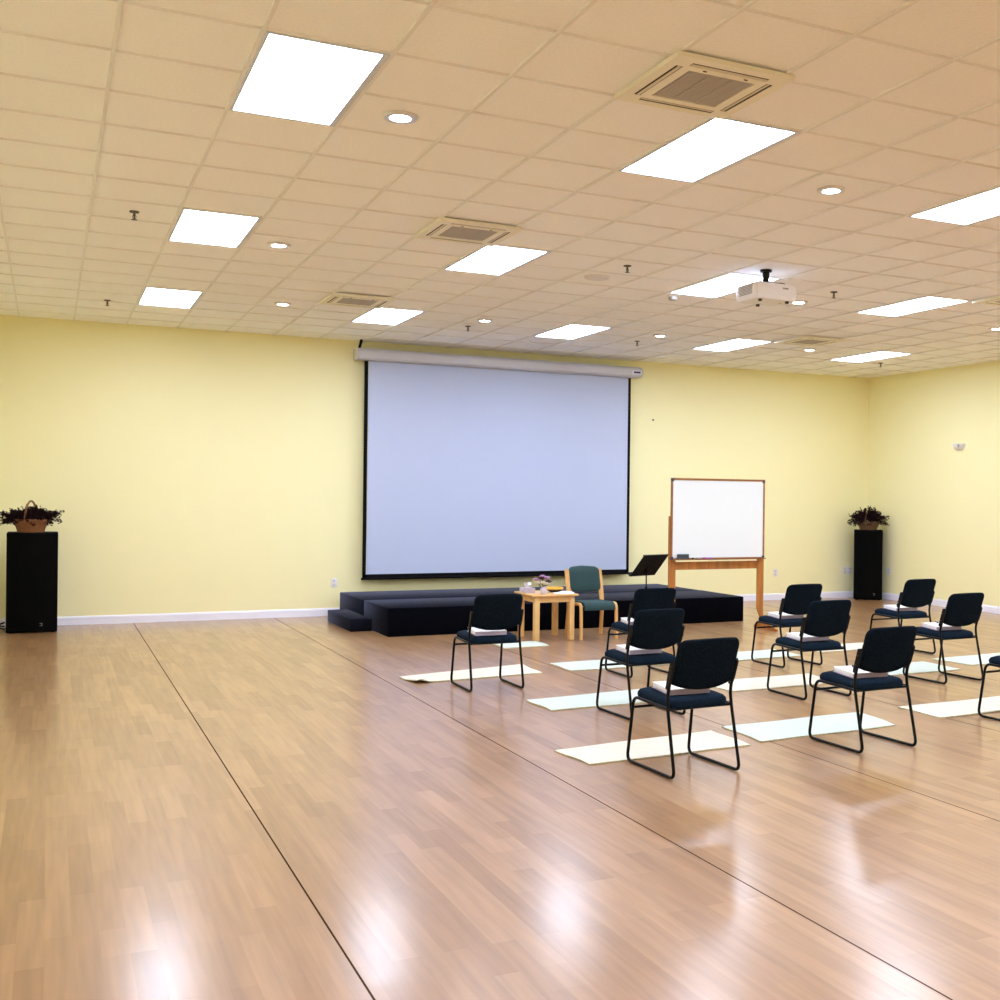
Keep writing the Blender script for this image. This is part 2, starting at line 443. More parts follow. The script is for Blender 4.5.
# ------------------------------------------------------------------ projector
t = thing('ceiling_projector', 'white projector hanging from the ceiling on a black mount', 'projector', (6.0, 8.83, ZC))
bm = BM()
add_lathe(bm, [(0, .012), (.055, .012), (.055, -.006), (.034, -.012), (.030, -.095), (.045, -.105), (.045, -.118), (0, -.118)], n=20)
for a in (35, 145, 215, 325):
    c, s = math.cos(math.radians(a)), math.sin(math.radians(a))
    add_tube(bm, fillet([(c*.02, s*.02, -.112), (c*.12, s*.12, -.116), (c*.175, s*.175, -.128), (c*.175, s*.175, -.150)], .02), .010, 8)
obj('ceiling_mount', bm, M_black, t)
bm = BM()
poly = [(-.215, -.19), (.215, -.19), (.235, -.16), (.235, .13), (.20, .19), (-.20, .19), (-.235, .13), (-.235, -.16)]
A = [bm.verts.new((x, y, -.150)) for x, y in poly]; B = [bm.verts.new((x, y, -.255)) for x, y in poly]
C_ = [bm.verts.new((x*.93, y*.93, -.288)) for x, y in poly]; D_ = [bm.verts.new((x*.96, y*.96, -.143)) for x, y in poly]
for P, Q in ((D_, A), (A, B), (B, C_)):
    for k in range(8): bm.faces.new((P[k], P[(k+1) % 8], Q[(k+1) % 8], Q[k]))
bm.faces.new(D_); bm.faces.new(C_)
obj('body', bm, M_proj, t, ang=20)
bm = BM(); add_prism(bm, [(x*.86, y*.86) for x, y in poly], 'z', -.290, -.287); obj('underside_cover', bm, M_projb, t, smooth=False)
bm = BM()
for k in range(7): add_box(bm, (-.237, -.02, -.165-k*.013), (.006, .22, .006))
obj('side_vent', bm, M_grey, t, smooth=False)
bm = BM(); add_lathe(bm, [(.065, 0), (.065, .05), (.05, .055), (.045, .03), (0, .035)], (.07, .18, -.205), 24, Matrix.Rotation(-PI/2, 3, 'X')); obj('lens', bm, M_black, t)
for x, y in ((-.15, -.13), (.15, -.13), (0, .13)):
    bm = BM(); add_lathe(bm, [(0, 0), (.016, 0), (.020, -.018), (.012, -.022), (0, -.022)], (x, y, -.289), 14); obj('foot', bm, M_dark, t)
bm = BM(); add_box(bm, (.09, -.191, -.185), (.06, .003, .014)); obj('name_plate', bm, M_grey, t, smooth=False)
bm = BM(); add_box(bm, (.15, -.02, -.2915), (.035, .022, .002), rz=.5); obj('warning_sticker', bm, M_yellow, t, smooth=False)

# ------------------------------------------------------------------ projection screen
t = thing('projection_screen', 'large pull-down projection screen on the back wall behind the stage', 'projection screen', (6.0, 15.55, 0))
SL, SR = 3.78-6, 8.245-6
bm = BM()
prof = [(-.13, 3.58), (-.13, 3.66), (-.115, 3.69), (-.08, 3.71), (.12, 3.71), (.12, 3.555), (.03, 3.545), (-.07, 3.545), (-.11, 3.555)]
add_prism(bm, prof, 'x', SL+.03, SR-.05)
obj('case', bm, M_case, t, ang=25)
bm = BM(); add_prism(bm, [(y*1.02, z) for y, z in prof], 'x', SL, SL+.032); obj('end_cap', bm, M_case, t, ang=25)
bm = BM(); n = 20
add_lathe(bm, [(0, 0), (.052, 0), (.078, -.02), (.083, -.05), (.083, -.075), (0, -.075)], (SR+.0, -.04, 3.628), 28, Matrix.Rotation(PI/2, 3, 'Y')); obj('end_cap', bm, M_case, t, ang=25)
bm = BM(); add_box(bm, (0, 0, 2.1), (8.03-3.955, .002, 3.06)); 
obj('viewing_surface', bm, M_scr, t, smooth=False)
bm = BM(); xa, xb = 3.905-6, 8.075-6
add_box(bm, ((xa+xa+.05)/2, -.0005, 2.05), (.05, .004, 3.05)); add_box(bm, (xb-.0225, -.0005, 2.05), (.045, .004, 3.05)); add_box(bm, ((xa+xb)/2, -.0005, .545), (xb-xa, .004, .06))
obj('black_border', bm, M_scrb, t, smooth=False)
bm = BM(); add_tube(bm, [(xa-.012, 0, .512), (xb+.012, 0, .512)], .016, 10); obj('weight_bar', bm, M_scrb, t)
bm = BM(); add_box(bm, (SL+.045, -.08, 3.765), (.035, .02, .12), ry=.25); obj('hanging_bracket', bm, M_black, t, smooth=False)
bm = BM(); add_box(bm, (SR-.13, -.131, 3.622), (.16, .003, .06)); st = obj('maker_label', bm, M_white, t, smooth=False)
bm = BM(); add_box(bm, (SR-.13, -.1335, 3.622), (.115, .002, .030)); obj('blue_mark', bm, M_blue, st, smooth=False)

# ------------------------------------------------------------------ stage
def plat(name, x0, x1, y0, y1, h, m, label, cat='stage platform', group=None):
    o = boxobj(name, ((x1-x0)/2*0, 0, h/2), (x1-x0, y1-y0, h), m, bev=.012, ang=50)
    o.location = ((x0+x1)/2, (y0+y1)/2, 0)
    return tag(o, label, cat, group)
plat('stage_platform', 3.60, 8.60, 13.10, 14.24, .34, M_carpet, 'long low black carpeted stage section at the front, facing the chairs')
plat('stage_platform', 3.59, 8.575, 14.25, 15.52, .34, M_carpet2, 'rear black carpeted stage section directly under the projection screen')
plat('stage_step', 3.315, 3.585, 13.76, 15.02, .155, M_carpet2, 'low dark grey carpeted step at the left end of the stage', 'step')

# ------------------------------------------------------------------ PA speakers with baskets
def make_speaker(name, label, loc, rz, w=.545):
    t = thing(name, label, 'loudspeaker', loc, rz)
    d, h = .44, 1.18
    bm = BM(); add_box(bm, (0, .05, h/2+.008), (w, d-.06, h), .012); obj('cabinet', bm, M_spk, t, ang=50)
    bm = BM()
    pl = [(-w/2+.006, -.142)] + [(-w/2+.006 + (w-.012)*k/12, -.142-.055*math.sin(PI*k/12)) for k in range(13)] + [(w/2-.006, -.142)]
    pl = pl[1:-1]
    add_prism(bm, pl, 'z', .03, h-.006); g = obj('front_grille', bm, M_grille, t, ang=50)
    bm = BM(); add_box(bm, (.10, -.198, .115), (.032, .004, .010)); add_box(bm, (.108, -.198, .102), (.010, .004, .022)); add_box(bm, (.10, -.198, .088), (.032, .004, .008)); obj('emblem', bm, M_logo, g, smooth=False)
    for sx in (-1, 1):
        for sy in (-.10, .19):
            bm = BM(); add_lathe(bm, [(0, 0), (.02, 0), (.02, .010), (0, .010)], (sx*(w/2-.05), sy, 0), 12); obj('foot', bm, M_spk, t)
    return t
make_speaker('loudspeaker', 'tall black floor loudspeaker at the left edge, carrying a handled basket', (-.17, 15.12, 0), 0)
make_speaker('loudspeaker', 'tall black floor loudspeaker standing in the right back corner', (12.535, 15.27, 0), math.radians(-38), .47)
def make_basket(name, label, loc, rz, rw, rh, seed, tall, handle_h, wk, spread):
    rnd = random.Random(seed)
    t = thing(name, label, 'flower basket', loc, rz)
    bm = BM()
    N = 44; rows = 9
    rings = []
    for q in range(rows*2+1):
        f = q/(rows*2); z = f*rh
        r0 = rw*(.74 + .26*f**1.4)
        ring = []
        for k in range(N):
            a = 2*PI*k/N
            w = .004*(1 if (k + q) % 2 else -1)
            ring.append(bm.verts.new(((r0+w)*math.cos(a), (r0*.72+w)*math.sin(a), z)))
        rings.append(ring)
    for a, b in zip(rings, rings[1:]):
        for k in range(N): bm.faces.new((a[k], a[(k+1) % N], b[(k+1) % N], b[k]))
    bm.faces.new(rings[0][::-1])
    obj('woven_bowl', bm, wk, t, ang=80)
    bm = BM()
    for z, rr in ((rh, rw), (rh+.012, rw*.985)):
        add_tube(bm, [(rr*math.cos(2*PI*k/40), rr*.72*math.sin(2*PI*k/40), z) for k in range(41)], .011, 8, caps=False)
    obj('rim', bm, wk, t)
    bm = BM()
    add_tube(bm, [(rw*.62*math.cos(PI*k/24)*.55 + .0, rw*.70*math.cos(PI*k/24), rh*.75 + handle_h*math.sin(PI*k/24)) for k in range(25)], .011, 8)
    obj('handle', bm, wk, t)
    bm = BM()
    for k in range(230):                        # thin twigs
        a = rnd.uniform(0, 2*PI); f = rnd.random()**.5
        x, y = f*rw*spread*math.cos(a), f*rw*.85*math.sin(a)
        top = Vector((x*1.18, y*1.1, rh + tall*(1.02-.85*f*f)*rnd.uniform(.55, 1.05)))
        if f > .80: top.z = rh + rnd.uniform(-.045, .13)
        base = Vector((x*.35, y*.35, rh*.8))
        mid = base.lerp(top, .55) + Vector((rnd.uniform(-.02, .02), rnd.uniform(-.02, .02), .03))
        add_tube(bm, [base, mid, top], .0025, 4)
        for q in range(9):
            p = base.lerp(mid, rnd.uniform(.5, 1)) if q < 2 else mid.lerp(top, rnd.uniform(0, 1.03))
            p = p + Vector((rnd.gauss(0, .014), rnd.gauss(0, .014), rnd.gauss(0, .012)))
            s = rnd.uniform(.012, .024)
            R = Matrix.Rotation(rnd.uniform(0, 6.3), 3, 'Z') @ Matrix.Rotation(rnd.uniform(-1.2, 1.2), 3, 'X')
            c = [bm.verts.new(p + R @ Vector(v)) for v in ((0, -s, 0), (s*.55, 0, s*.3), (0, s, 0), (-s*.55, 0, s*.3), (0, 0, -s*.35))]
            bm.faces.new((c[0], c[1], c[4])); bm.faces.new((c[1], c[2], c[4])); bm.faces.new((c[2], c[3], c[4])); bm.faces.new((c[3], c[0], c[4])); bm.faces.new((c[0], c[1], c[2], c[3]))
    obj('dried_foliage', bm, M_leaf, t, smooth=False)
make_basket('flower_basket', 'brown wicker basket with arched handle and dried burgundy foliage, on left loudspeaker', (-.19, 15.07, 1.189), .0, .192, .135, 3, .17, .27, M_wick, 1.55)
make_basket('flower_basket', 'wicker basket of dark dried foliage on the loudspeaker in the right corner', (12.50, 15.23, 1.189), -.6, .19, .12, 5, .27, .24, M_wick2, 1.6)
# cable beside the left speaker
bm = BM()
add_tube(bm, fillet([(-.465, 15.36, .012), (-.52, 15.2, .05), (-.62, 15.1, .012), (-.75, 15.25, .012), (-.60, 15.38, .05), (-.50, 15.26, .09), (-.465, 15.3, .10)], .08), .011, 8)
add_tube(bm, fillet([(-.465, 15.25, .06), (-.56, 15.12, .085), (-.70, 15.02, .03), (-.82, 15.1, .012), (-.95, 15.2, .012)], .08), .010, 8)
tag(obj('speaker_cable', bm, M_black), 'black cable coiled on the floor at the left edge beside the loudspeaker', 'cable')

# ------------------------------------------------------------------ wall fittings
def outlet(label, loc, rz, kind='outlet'):
    t = thing('wall_outlet', label, 'wall outlet', loc, rz, 'white wall outlets')
    bm = BM(); add_box(bm, (0, -.004, 0), (.078, .008, .125), .003); obj('cover_plate', bm, M_white, t)
    for z in (.028, -.028):
        bm = BM(); add_prism(bm, [(x, z+y) for x, y in rrect(.034, .036, .010, 4)], 'y', -.0105, -.007); obj('socket', bm, M_sock, t, smooth=False)
    return t
outlet('white outlet plate on the back wall just left of the stage', (3.551, YB-.0005, .455), 0)
outlet('white outlet plate on the back wall right of the easel', (10.93, YB-.0005, .455), 0)
outlet('left white plate of the pair on the back wall beside right loudspeaker', (12.385, YB-.0005, .47), 0)
outlet('right white plate of the pair, almost touching the right loudspeaker', (12.485, YB-.0005, .465), 0)
outlet('white outlet plate on the right wall beside the corner loudspeaker', (XR-.0005, 15.12, .485), -PI/2)
t = thing('wall_sensor', 'small white half-bowl sensor high on the right wall', 'sensor', (XR-.0005, 13.48, 2.50), -PI/2)
bm = BM()
pr = [(0, .0), (.05, 0), (.085, .03), (.10, .07), (.105, .10), (0, .10)]
V = [[bm.verts.new((r*math.cos(PI*k/16)*1.15, -r*math.sin(PI*k/16)*.9, z)) for k in range(17)] for r, z in pr]
for a, b in zip(V, V[1:]):
    for k in range(16):
        try: bm.faces.new((a[k], a[k+1], b[k+1], b[k]))
        except ValueError: pass
bmesh.ops.remove_doubles(bm, verts=bm.verts[:], dist=1e-5)
obj('housing', bm, M_white, t)
bm = BM(); add_box(bm, (.045, -.080, .068), (.07, .02, .04), .004, rz=-.5 + PI*0); obj('lens_window', bm, M_grey, t)
bm = BM(); add_lathe(bm, [(0, 0), (.014, 0), (.014, -.010), (.006, -.014), (.006, -.034), (0, -.034)], (8.558, YB, 2.923), 12, Matrix.Rotation(-PI/2, 3, 'X') @ Matrix.Scale(-1, 3))
for v in bm.verts:
    if v.co.y > YB: v.co.y = 2*YB - v.co.y
tag(obj('wall_hook', bm, M_brass), 'tiny dark hook on the bare back wall right of the projection screen', 'hook')

# ------------------------------------------------------------------ sled-base chair
def make_chair(label):
    t = thing('stacking_chair', label, 'chair', group='black stacking chairs on sled bases')
    for s in (-1, 1):
        x = .233*s
        pts = [(x*.985, .038, .69), (x*.985, .098, .500), (x, .092, .42), (x*1.02, 0, .0115), (x*1.0, .565, .0115), (x*.97, .50, .425), (x*.97, .10, .412)]
        bm = BM(); add_tube(bm, fillet(pts, [0, .06, .06, .055, .055, .055, 0], 6), .0105, 10)
        obj('side_frame', bm, M_black, t, ang=60)
    bm = BM(); add_tube(bm, [(-.228, .511, .355), (.228, .511, .355)], .009, 8); obj('cross_bar', bm, M_black, t, ang=60)
    bm = BM(); add_tube(bm, [(-.225, .094, .408), (.225, .094, .408)], .0095, 8); obj('cross_bar', bm, M_black, t, ang=60)
    # seat cushion
    bm = BM()
    outl = rrect(.448, .44, .075, 7)
    layers = [(.93, .415), (.985, .420), (1.0, .436), (.99, .456), (.94, .470), (.80, .478), (.5, .481)]
    R = []
    for sc, z in layers:
        ring = []
        for x, y in outl:
            yy = y*sc + .297
            zz = z - (.016*max(0, (yy-.43)/.09)**2 if z > .44 else 0) + .012*(yy-.297)/.23
            ring.append(bm.verts.new((x*sc, yy, zz)))
        R.append(ring)
    n = len(outl)
    for a, b in zip(R, R[1:]):
        for k in range(n): bm.faces.new((a[k], a[(k+1) % n], b[(k+1) % n], b[k]))
    bm.faces.new(R[0][::-1]); bm.faces.new(R[-1])
    obj('seat', bm, M_seat, t, ang=70)
    # backrest: rounded outline, bowed in plan, bottom edge curved down
    bm = BM()
    W, z0, z1 = .220, .545, .838
    pts = []
    top = 24
    def arc(cx, cz, r, a0, a1, k=6): return [(cx+r*math.cos(math.radians(a0+(a1-a0)*q/k)), cz+r*math.sin(math.radians(a0+(a1-a0)*q/k))) for q in range(k+1)]
    outl = arc(W-.05, z1-.05, .05, 0, 90) + [(x, z1+.004*(1-(x/W)**2)) for x in (.10, .05, 0, -.05, -.10)] + arc(-W+.05, z1-.05, .05, 90, 180)
    low = []
    for q in range(15):
        f = q/14; x = -W + 2*W*f
        low.append((x, z0+.018 - .042*(1-abs(2*f-1)**2.4)))
    outl += [(-W, z0+.11)] + low + [(W, z0+.11)]
    n = len(outl)
    def yc(x, z): return .030 - (z-.55)*.33 + .026*(x/W)**2 + .026
    cz = (z0+z1)/2
    def ring(sc, off): return [bm.verts.new((x*sc, yc(x*sc, cz+(z-cz)*sc)+off, cz+(z-cz)*sc)) for x, z in outl]
    R = [ring(.45, -.022), ring(.85, -.021), ring(.965, -.017), ring(1, -.004), ring(1, .008), ring(.965, .020), ring(.85, .027), ring(.45, .030)]
    for a, b in zip(R, R[1:]):
        for k in range(n): bm.faces.new((a[k], a[(k+1) % n], b[(k+1) % n], b[k]))
    bm.faces.new(R[0]); bm.faces.new(R[-1][::-1])
    obj('backrest', bm, M_fabric, t, ang=70)
    for s in (-1, 1):
        bm = BM()
        x = .2315*s
        pl = [(y+.046, z) for y, z in ((.045, .525), (.066, .535), (.046, .60), (.016, .695), (-.012, .70), (-.022, .685), (.014, .58))]
        add_prism(bm, pl, 'x', x-.008, x+.008)
        b = obj('back_bracket', bm, M_black, t, smooth=False)
        for yy, zz in ((.080, .585), (.059, .65)):
            bm = BM(); add_lathe(bm, [(0, .004), (.004, .0035), (.0062, 0), (.0062, -.003), (0, -.003)], (x+s*.008, yy, zz), 10, Matrix.Rotation(s*PI/2, 3, 'Y')); obj('bolt', bm, M_dark, b)
    return t
CH = [ # x centre of rear feet, y, rz, label, book turn
 (3.598, 5.885, 3.0, 'black sled-base chair nearest the camera, in front of the lowest cream mat'),
 (4.196, 7.572, 3.0, 'black sled-base chair second in the left file, just behind the nearest chair'),
 (5.118, 9.325, 0.5, 'black sled-base chair below the music stand, mostly hidden by the chair in front of it'),
 (3.497, 9.172, 0.0, 'black sled-base chair standing alone at far left, before the cream mat with curled corner'),
 (5.086, 5.98, 2.6, 'black sled-base chair in the nearest row, second from left, on the mint mat'),
 (5.935, 7.747, 1.5, 'black sled-base chair in the second row, partly covering the chair near the easel'),
 (6.820, 9.315, 2.5, 'black sled-base chair in the far row right beside the wooden easel foot'),
 (8.510, 9.52, 3.0, 'black sled-base chair farthest right in the far row, against the right wall baseboard'),
 (7.635, 7.93, 3.0, 'black sled-base chair in the second row at right, in front of the pale mint mat'),
 (6.815, 6.12, 3.0, 'black sled-base chair cut off by the right edge of the photo'),
]
chairs = []
for x, y, a, lab in CH:
    x -= .019; y -= .06
    if not chairs: c = make_chair(lab); c.location = (x, y, 0); c.rotation_euler = (0, 0, math.radians(a))
    else: c = dup(chairs[0], (x, y, 0), math.radians(a), lab)
    chairs.append(c)
# booklet on every seat
def make_book(label):
    t = thing('thick_booklet', label, 'booklet', group='thick white booklets on the chair seats')
    bm = BM(); add_box(bm, (0, 0, .0185), (.275, .225, .029), .003, 1); obj('page_block', bm, M_paper, t, ang=50)
    bm = BM(); add_box(bm, (0, 0, .002), (.285, .235, .004)); obj('back_cover', bm, M_cover, t, smooth=False)
    bm = BM(); add_box(bm, (0, 0, .0345), (.283, .233, .003)); obj('front_cover', bm, M_white, t, smooth=False)
    bm = BM(); add_box(bm, (0, -.1165, .0175), (.284, .003, .030)); obj('spine', bm, M_cover, t, smooth=False)
    return t
WHERE = ['on the seat of the chair nearest the camera', 'on the second chair of the left file', 'on the chair below the music stand', 'on the lone chair at far left',
         'on the second chair of the nearest row', 'on the chair in the middle of the second row', 'on the chair beside the easel foot', 'on the far right chair by the baseboard',
         'on the right hand chair of the second row', 'on the chair cut off by the right edge']
books = []
BO = [(a_, b_+.035, c_) for a_, b_, c_ in [(-.025, .235, -5), (-.03, .23, -2), (-.03, .24, -6), (-.03, .175, -2), (-.035, .23, -6), (-.035, .23, -2), (-.035, .23, -3), (-.035, .235, -6), (-.035, .24, -8), (-.03, .23, -3)]]
for k, ((x, y, a, _), w, (bx, by, ba)) in enumerate(zip(CH, WHERE, BO)):
    x -= .019; y -= .06
    A = math.radians(a); p = Vector((x, y, .4845+.052*(by-.262))) + Matrix.Rotation(A, 3, 'Z') @ Vector((bx, by, 0))
    lab = 'thick white booklet with pale cover ' + w
    if not books: b = make_book(lab); b.location = p
    else: b = dup(books[0], p, 0, lab)
    b.rotation_euler = (.055, 0, A+math.radians(ba))          # follows the slope of the cushion
    books.append(b)
pens = []
for k in (1, 4, 5, 6, 7, 8):
    x, y, a, _ = CH[k]; bx, by, ba = BO[k]
    x -= .019; y -= .06
    A = math.radians(a); p = Vector((x, y, .5315+.055*.075)) + Matrix.Rotation(A, 3, 'Z') @ Vector((bx+.02, by+.075, 0))
    lab = 'dark pen on the booklet ' + WHERE[k]
    if not pens:
        t = thing('ballpoint_pen', lab, 'pen', p, A+.15, 'dark pens on the booklets')
        bm = BM(); add_tube(bm, [(-.065, 0, 0), (-.058, 0, 0), (.05, 0, 0), (.065, 0, 0)], .0075, 10, radii=[.002, .0072, .0072, .0055]); obj('barrel', bm, M_pen, t)
        bm = BM(); add_box(bm, (.042, 0, .0085), (.04, .004, .003)); obj('clip', bm, M_chrome, t)
        pens.append(t)
    else: pens.append(dup(pens[0], p, A+.15+.1*k, lab))

# ------------------------------------------------------------------ floor mats
def make_mat(label, q, m, h=.013, wave=.003, curl=None, seed=0):
    """q: four floor corners near-left, near-right, far-right, far-left"""
    rnd = random.Random(seed)
    t = thing('floor_mat', label, 'mat', (q[0][0], q[0][1], 0), 0, 'pale floor mats')
    o = Vector((q[0][0], q[0][1], 0)); Q = [Vector((a, b, 0))-o for a, b in q]
    nu, nv = 30, 14
    ph = [rnd.uniform(0, 6.28) for _ in range(4)]
    def P(u, v):
        p = (Q[0]*(1-u)+Q[1]*u)*(1-v) + (Q[3]*(1-u)+Q[2]*u)*v
        e = .010*math.sin(9*u+ph[0])*(1 if v < .5 else -1)*abs(2*v-1)**3
        p.y += e*.6; p.x += .008*math.sin(7*v+ph[1])*abs(2*u-1)**4
        return p
    def H(u, v):
        w = wave*(.5+.5*math.sin(5*u+ph[2]+2*v))*(.5+.5*math.sin(4*v+ph[3]-3*u))
        if curl: w += curl(u, v)
        return w
    bm = BM(); T_, B_ = {}, {}
    for i in range(nu+1):
        for j in range(nv+1):
            u, v = i/nu, j/nv
            p = P(u, v); w = H(u, v)
            ed = min(u*1.25/.02, (1-u)*1.25/.02, v*.5/.02, (1-v)*.5/.02, 1)
            T_[i, j] = bm.verts.new(p+Vector((0, 0, w+h*(.72+.28*ed)))); B_[i, j] = bm.verts.new(p+Vector((0, 0, w+.0005)))
    for i in range(nu):
        for j in range(nv):
            bm.faces.new((T_[i, j], T_[i+1, j], T_[i+1, j+1], T_[i, j+1])); f = bm.faces.new((B_[i, j], B_[i, j+1], B_[i+1, j+1], B_[i+1, j]))
    obj('mat_sheet', bm, m, t, ang=60)
    bm = BM()
    loop = [(i, 0) for i in range(nu)] + [(nu, j) for j in range(nv)] + [(i, nv) for i in range(nu, 0, -1)] + [(0, j) for j in range(nv, 0, -1)]
    a = [bm.verts.new(P(i/nu, j/nv)+Vector((0, 0, H(i/nu, j/nv)+h*.72))) for i, j in loop]; b = [bm.verts.new(P(i/nu, j/nv)+Vector((0, 0, H(i/nu, j/nv)+.0005))) for i, j in loop]
    n = len(loop)
    for k in range(n): bm.faces.new((a[k], a[(k+1) % n], b[(k+1) % n], b[k]))
    obj('mat_edge', bm, M_edge, t, ang=60)
    return t
def quad(x0, x1, y0, y1, sl=0.):      # sl: rise of y per metre of x
    return [(x0, y0), (x1, y0+sl*(x1-x0)), (x1+.01, y1+sl*(x1-x0)), (x0-.01, y1)]
def curl4(u, v):
    return .030*math.exp(-((u-.03)/.05)**2)*max(0, 1-v*1.8)
make_mat('cream mat lowest in the photo, at the feet of the nearest chair', [(3.055, 6.365), (4.30, 6.44), (4.30, 6.95), (3.005, 6.82)], M_cream, seed=1)
make_mat('mint white mat under the front of the second chair in the left file', [(3.54, 8.10), (4.80, 8.16), (4.79, 8.72), (3.53, 8.60)], M_mint, seed=2)
make_mat('mint mat in front of the chair below the music stand', [(4.53, 9.885), (5.75, 9.91), (5.76, 10.44), (4.52, 10.42)], M_mint, seed=3)
make_mat('cream mat with curled left corner beside the lone far left chair', [(2.945, 9.755), (4.215, 9.885), (4.24, 10.45), (2.90, 10.17)], M_cream, curl=curl4, seed=4)
make_mat('small looking mint mat in front of the wooden side table', [(4.52, 11.64), (5.07, 11.67), (5.08, 12.09), (4.53, 12.08)], M_mint, seed=5)
make_mat('mint mat at the feet of the second chair in the nearest row', [(4.425, 6.50), (5.68, 6.57), (5.765, 7.10), (4.45, 7.04)], M_mint, seed=6)
make_mat('cream mat under the middle chair of the second row', [(5.33, 8.30), (6.55, 8.35), (6.56, 8.86), (5.32, 8.83)], M_cream, seed=7)
make_mat('mint mat in front of the chair beside the easel foot', [(6.05, 9.86), (7.27, 9.93), (7.28, 10.45), (6.06, 10.40)], M_mint, seed=8)
make_mat('cream mat in front of the far right chair, only its ends showing', [(7.60, 10.08), (8.98, 10.10), (8.98, 10.52), (7.60, 10.62)], M_cream, seed=9)
make_mat('mint mat at the feet of the right hand chair in the second row', [(6.95, 8.47), (8.18, 8.52), (8.20, 9.08), (6.98, 9.02)], M_mint, seed=10)
make_mat('cream mat at the right edge, under the cut off chair', [(6.20, 6.66), (7.45, 6.72), (7.46, 7.20), (6.19, 7.14)], M_cream, seed=11)
make_mat('pale mint mat running out of the photo at right, behind the others', [(8.50, 8.70), (9.72, 8.76), (9.74, 9.30), (8.42, 9.20)], M_mint, seed=12)

# ------------------------------------------------------------------ green visitor chair
t = thing('wooden_armchair', 'green upholstered chair with honey wood frame between side table and stage', 'chair', (5.865, 12.26, 0), math.radians(-2))
for s in (-1, 1):
    x = .228*s
    # front leg bending into the seat rail (faces -y)
    bm = BM()
    pts = fillet([(x, -.235, 0), (x, -.225, .425), (x*1.0, .12, .40)], [0, .075, 0], 8)
    add_tube(bm, pts, .019, 8, squash=(.85, 1.15)); obj('front_leg', bm, M_beech, t, ang=60)
    bm = BM()
    pts = fillet([(x*1.0, .225, 0), (x*.97, .165, .42), (x*.97, .265, .80)], [0, .15, 0], 8)
    add_tube(bm, pts, .021, 8, squash=(.8, 1.2)); obj('rear_leg', bm, M_beech, t, ang=60)
    bm = BM()
    pts = fillet([(x*.86, .14, .40), (x*.86, .165, .46), (x*.86, .25, .785)], [0, .1, 0], 8)
    add_tube(bm, pts, .016, 8, squash=(.8, 1.2)); obj('inner_post', bm, M_beech, t, ang=60)
bm = BM(); add_tube(bm, [(-.21, .12, .385), (.21, .12, .385)], .014, 8); add_tube(bm, [(-.21, -.17, .395), (.21, -.17, .395)], .014, 8); obj('seat_rail', bm, M_beech, t)
bm = BM()
prof = [(-.262, .345), (-.272, .365), (-.268, .395), (-.245, .425), (-.20, .442), (-.08, .440), (.06, .432), (.155, .436), (.165, .425), (.155, .405), (.05, .398), (-.10, .402), (-.20, .40), (-.235, .375), (-.245, .345)]
def addp(bm, prof, x0, x1):
    add_prism(bm, prof, 'x', x0, x1)
addp(bm, prof, -.195, .195); obj('seat', bm, M_green, t, ang=50)
bm = BM()
W = .198; outl = []
def arc(cx, cz, r, a0, a1, k=6): return [(cx+r*math.cos(math.radians(a0+(a1-a0)*q/k)), cz+r*math.sin(math.radians(a0+(a1-a0)*q/k))) for q in range(k+1)]
outl = arc(W-.06, .82-.045, .06, 0, 75) + [(x, .845-.018*(x/.15)**2) for x in (.08, 0, -.08)] + arc(-W+.06, .82-.045, .06, 105, 180) + arc(-W+.05, .59, .05, 180, 260) + [(x, .530+.012*(x/.15)**2) for x in (-.08, 0, .08)] + arc(W-.05, .59, .05, 280, 360)
n = len(outl)
def yb(x, z): return .165 + (z-.46)*.27 - .03*(x/W)**2 + .02
R = []
for sc, off in ((.5, -.042), (.88, -.038), (.98, -.026), (1, -.010), (1, .010), (.96, .020), (.5, .024)):
    R.append([bm.verts.new((x*sc, yb(x*sc, .69+(z-.69)*sc)+off, .69+(z-.69)*sc)) for x, z in outl])
for a, b in zip(R, R[1:]):
    for k in range(n): bm.faces.new((a[k], a[(k+1) % n], b[(k+1) % n], b[k]))
bm.faces.new(R[0]); bm.faces.new(R[-1][::-1])
obj('backrest', bm, M_green, t, ang=60)

# ------------------------------------------------------------------ side table and what stands on it
TX, TY, TA = 5.315, 12.36, math.radians(0)
t = thing('side_table', 'small square light wood side table in front of the stage', 'table', (TX, TY, 0), TA)
bm = BM(); add_box(bm, (0, 0, .532), (.58, .60, .022), .004); obj('tabletop', bm, M_tablewd, t, ang=50)
for sx in (-1, 1):
    for sy in (-1, 1):
        bm = BM(); add_box(bm, (sx*.222, sy*.235, .2605), (.062, .062, .521), .004); obj('leg', bm, M_beech if 0 else M_tablewd, t, ang=50)
for sy in (-1, 1):
    bm = BM(); add_box(bm, (0, sy*.245, .485), (.382, .022, .072)); obj('apron', bm, M_tablewd, t, smooth=False)
for sx in (-1, 1):
    bm = BM(); add_box(bm, (sx*.232, 0, .485), (.022, .408, .072)); obj('apron', bm, M_tablewd, t, smooth=False)
ZT = .5435
t = thing('tissue_box', 'lilac and white tissue box at the left end of the side table', 'tissue box', (TX-.225, TY+.04, ZT), .05)
bm = BM(); add_box(bm, (0, 0, .030), (.115, .20, .060), .003); obj('carton', bm, M_tbox, t, ang=50)
bm = BM(); rnd = random.Random(4)
vs = {}
for i in range(9):
    for j in range(5):
        f = j/4; a = 2*PI*i/8
        vs[i, j] = bm.verts.new((math.cos(a)*(.012+.028*f+.008*math.sin(3*a+f*4))*1.1, math.sin(a)*(.02+.045*f+.012*math.sin(2*a+2)), .058+.052*f+.012*math.sin(2*a+1)*f))
for i in range(8):
    for j in range(4): bm.faces.new((vs[i, j], vs[i+1, j], vs[i+1, j+1], vs[i, j+1]))
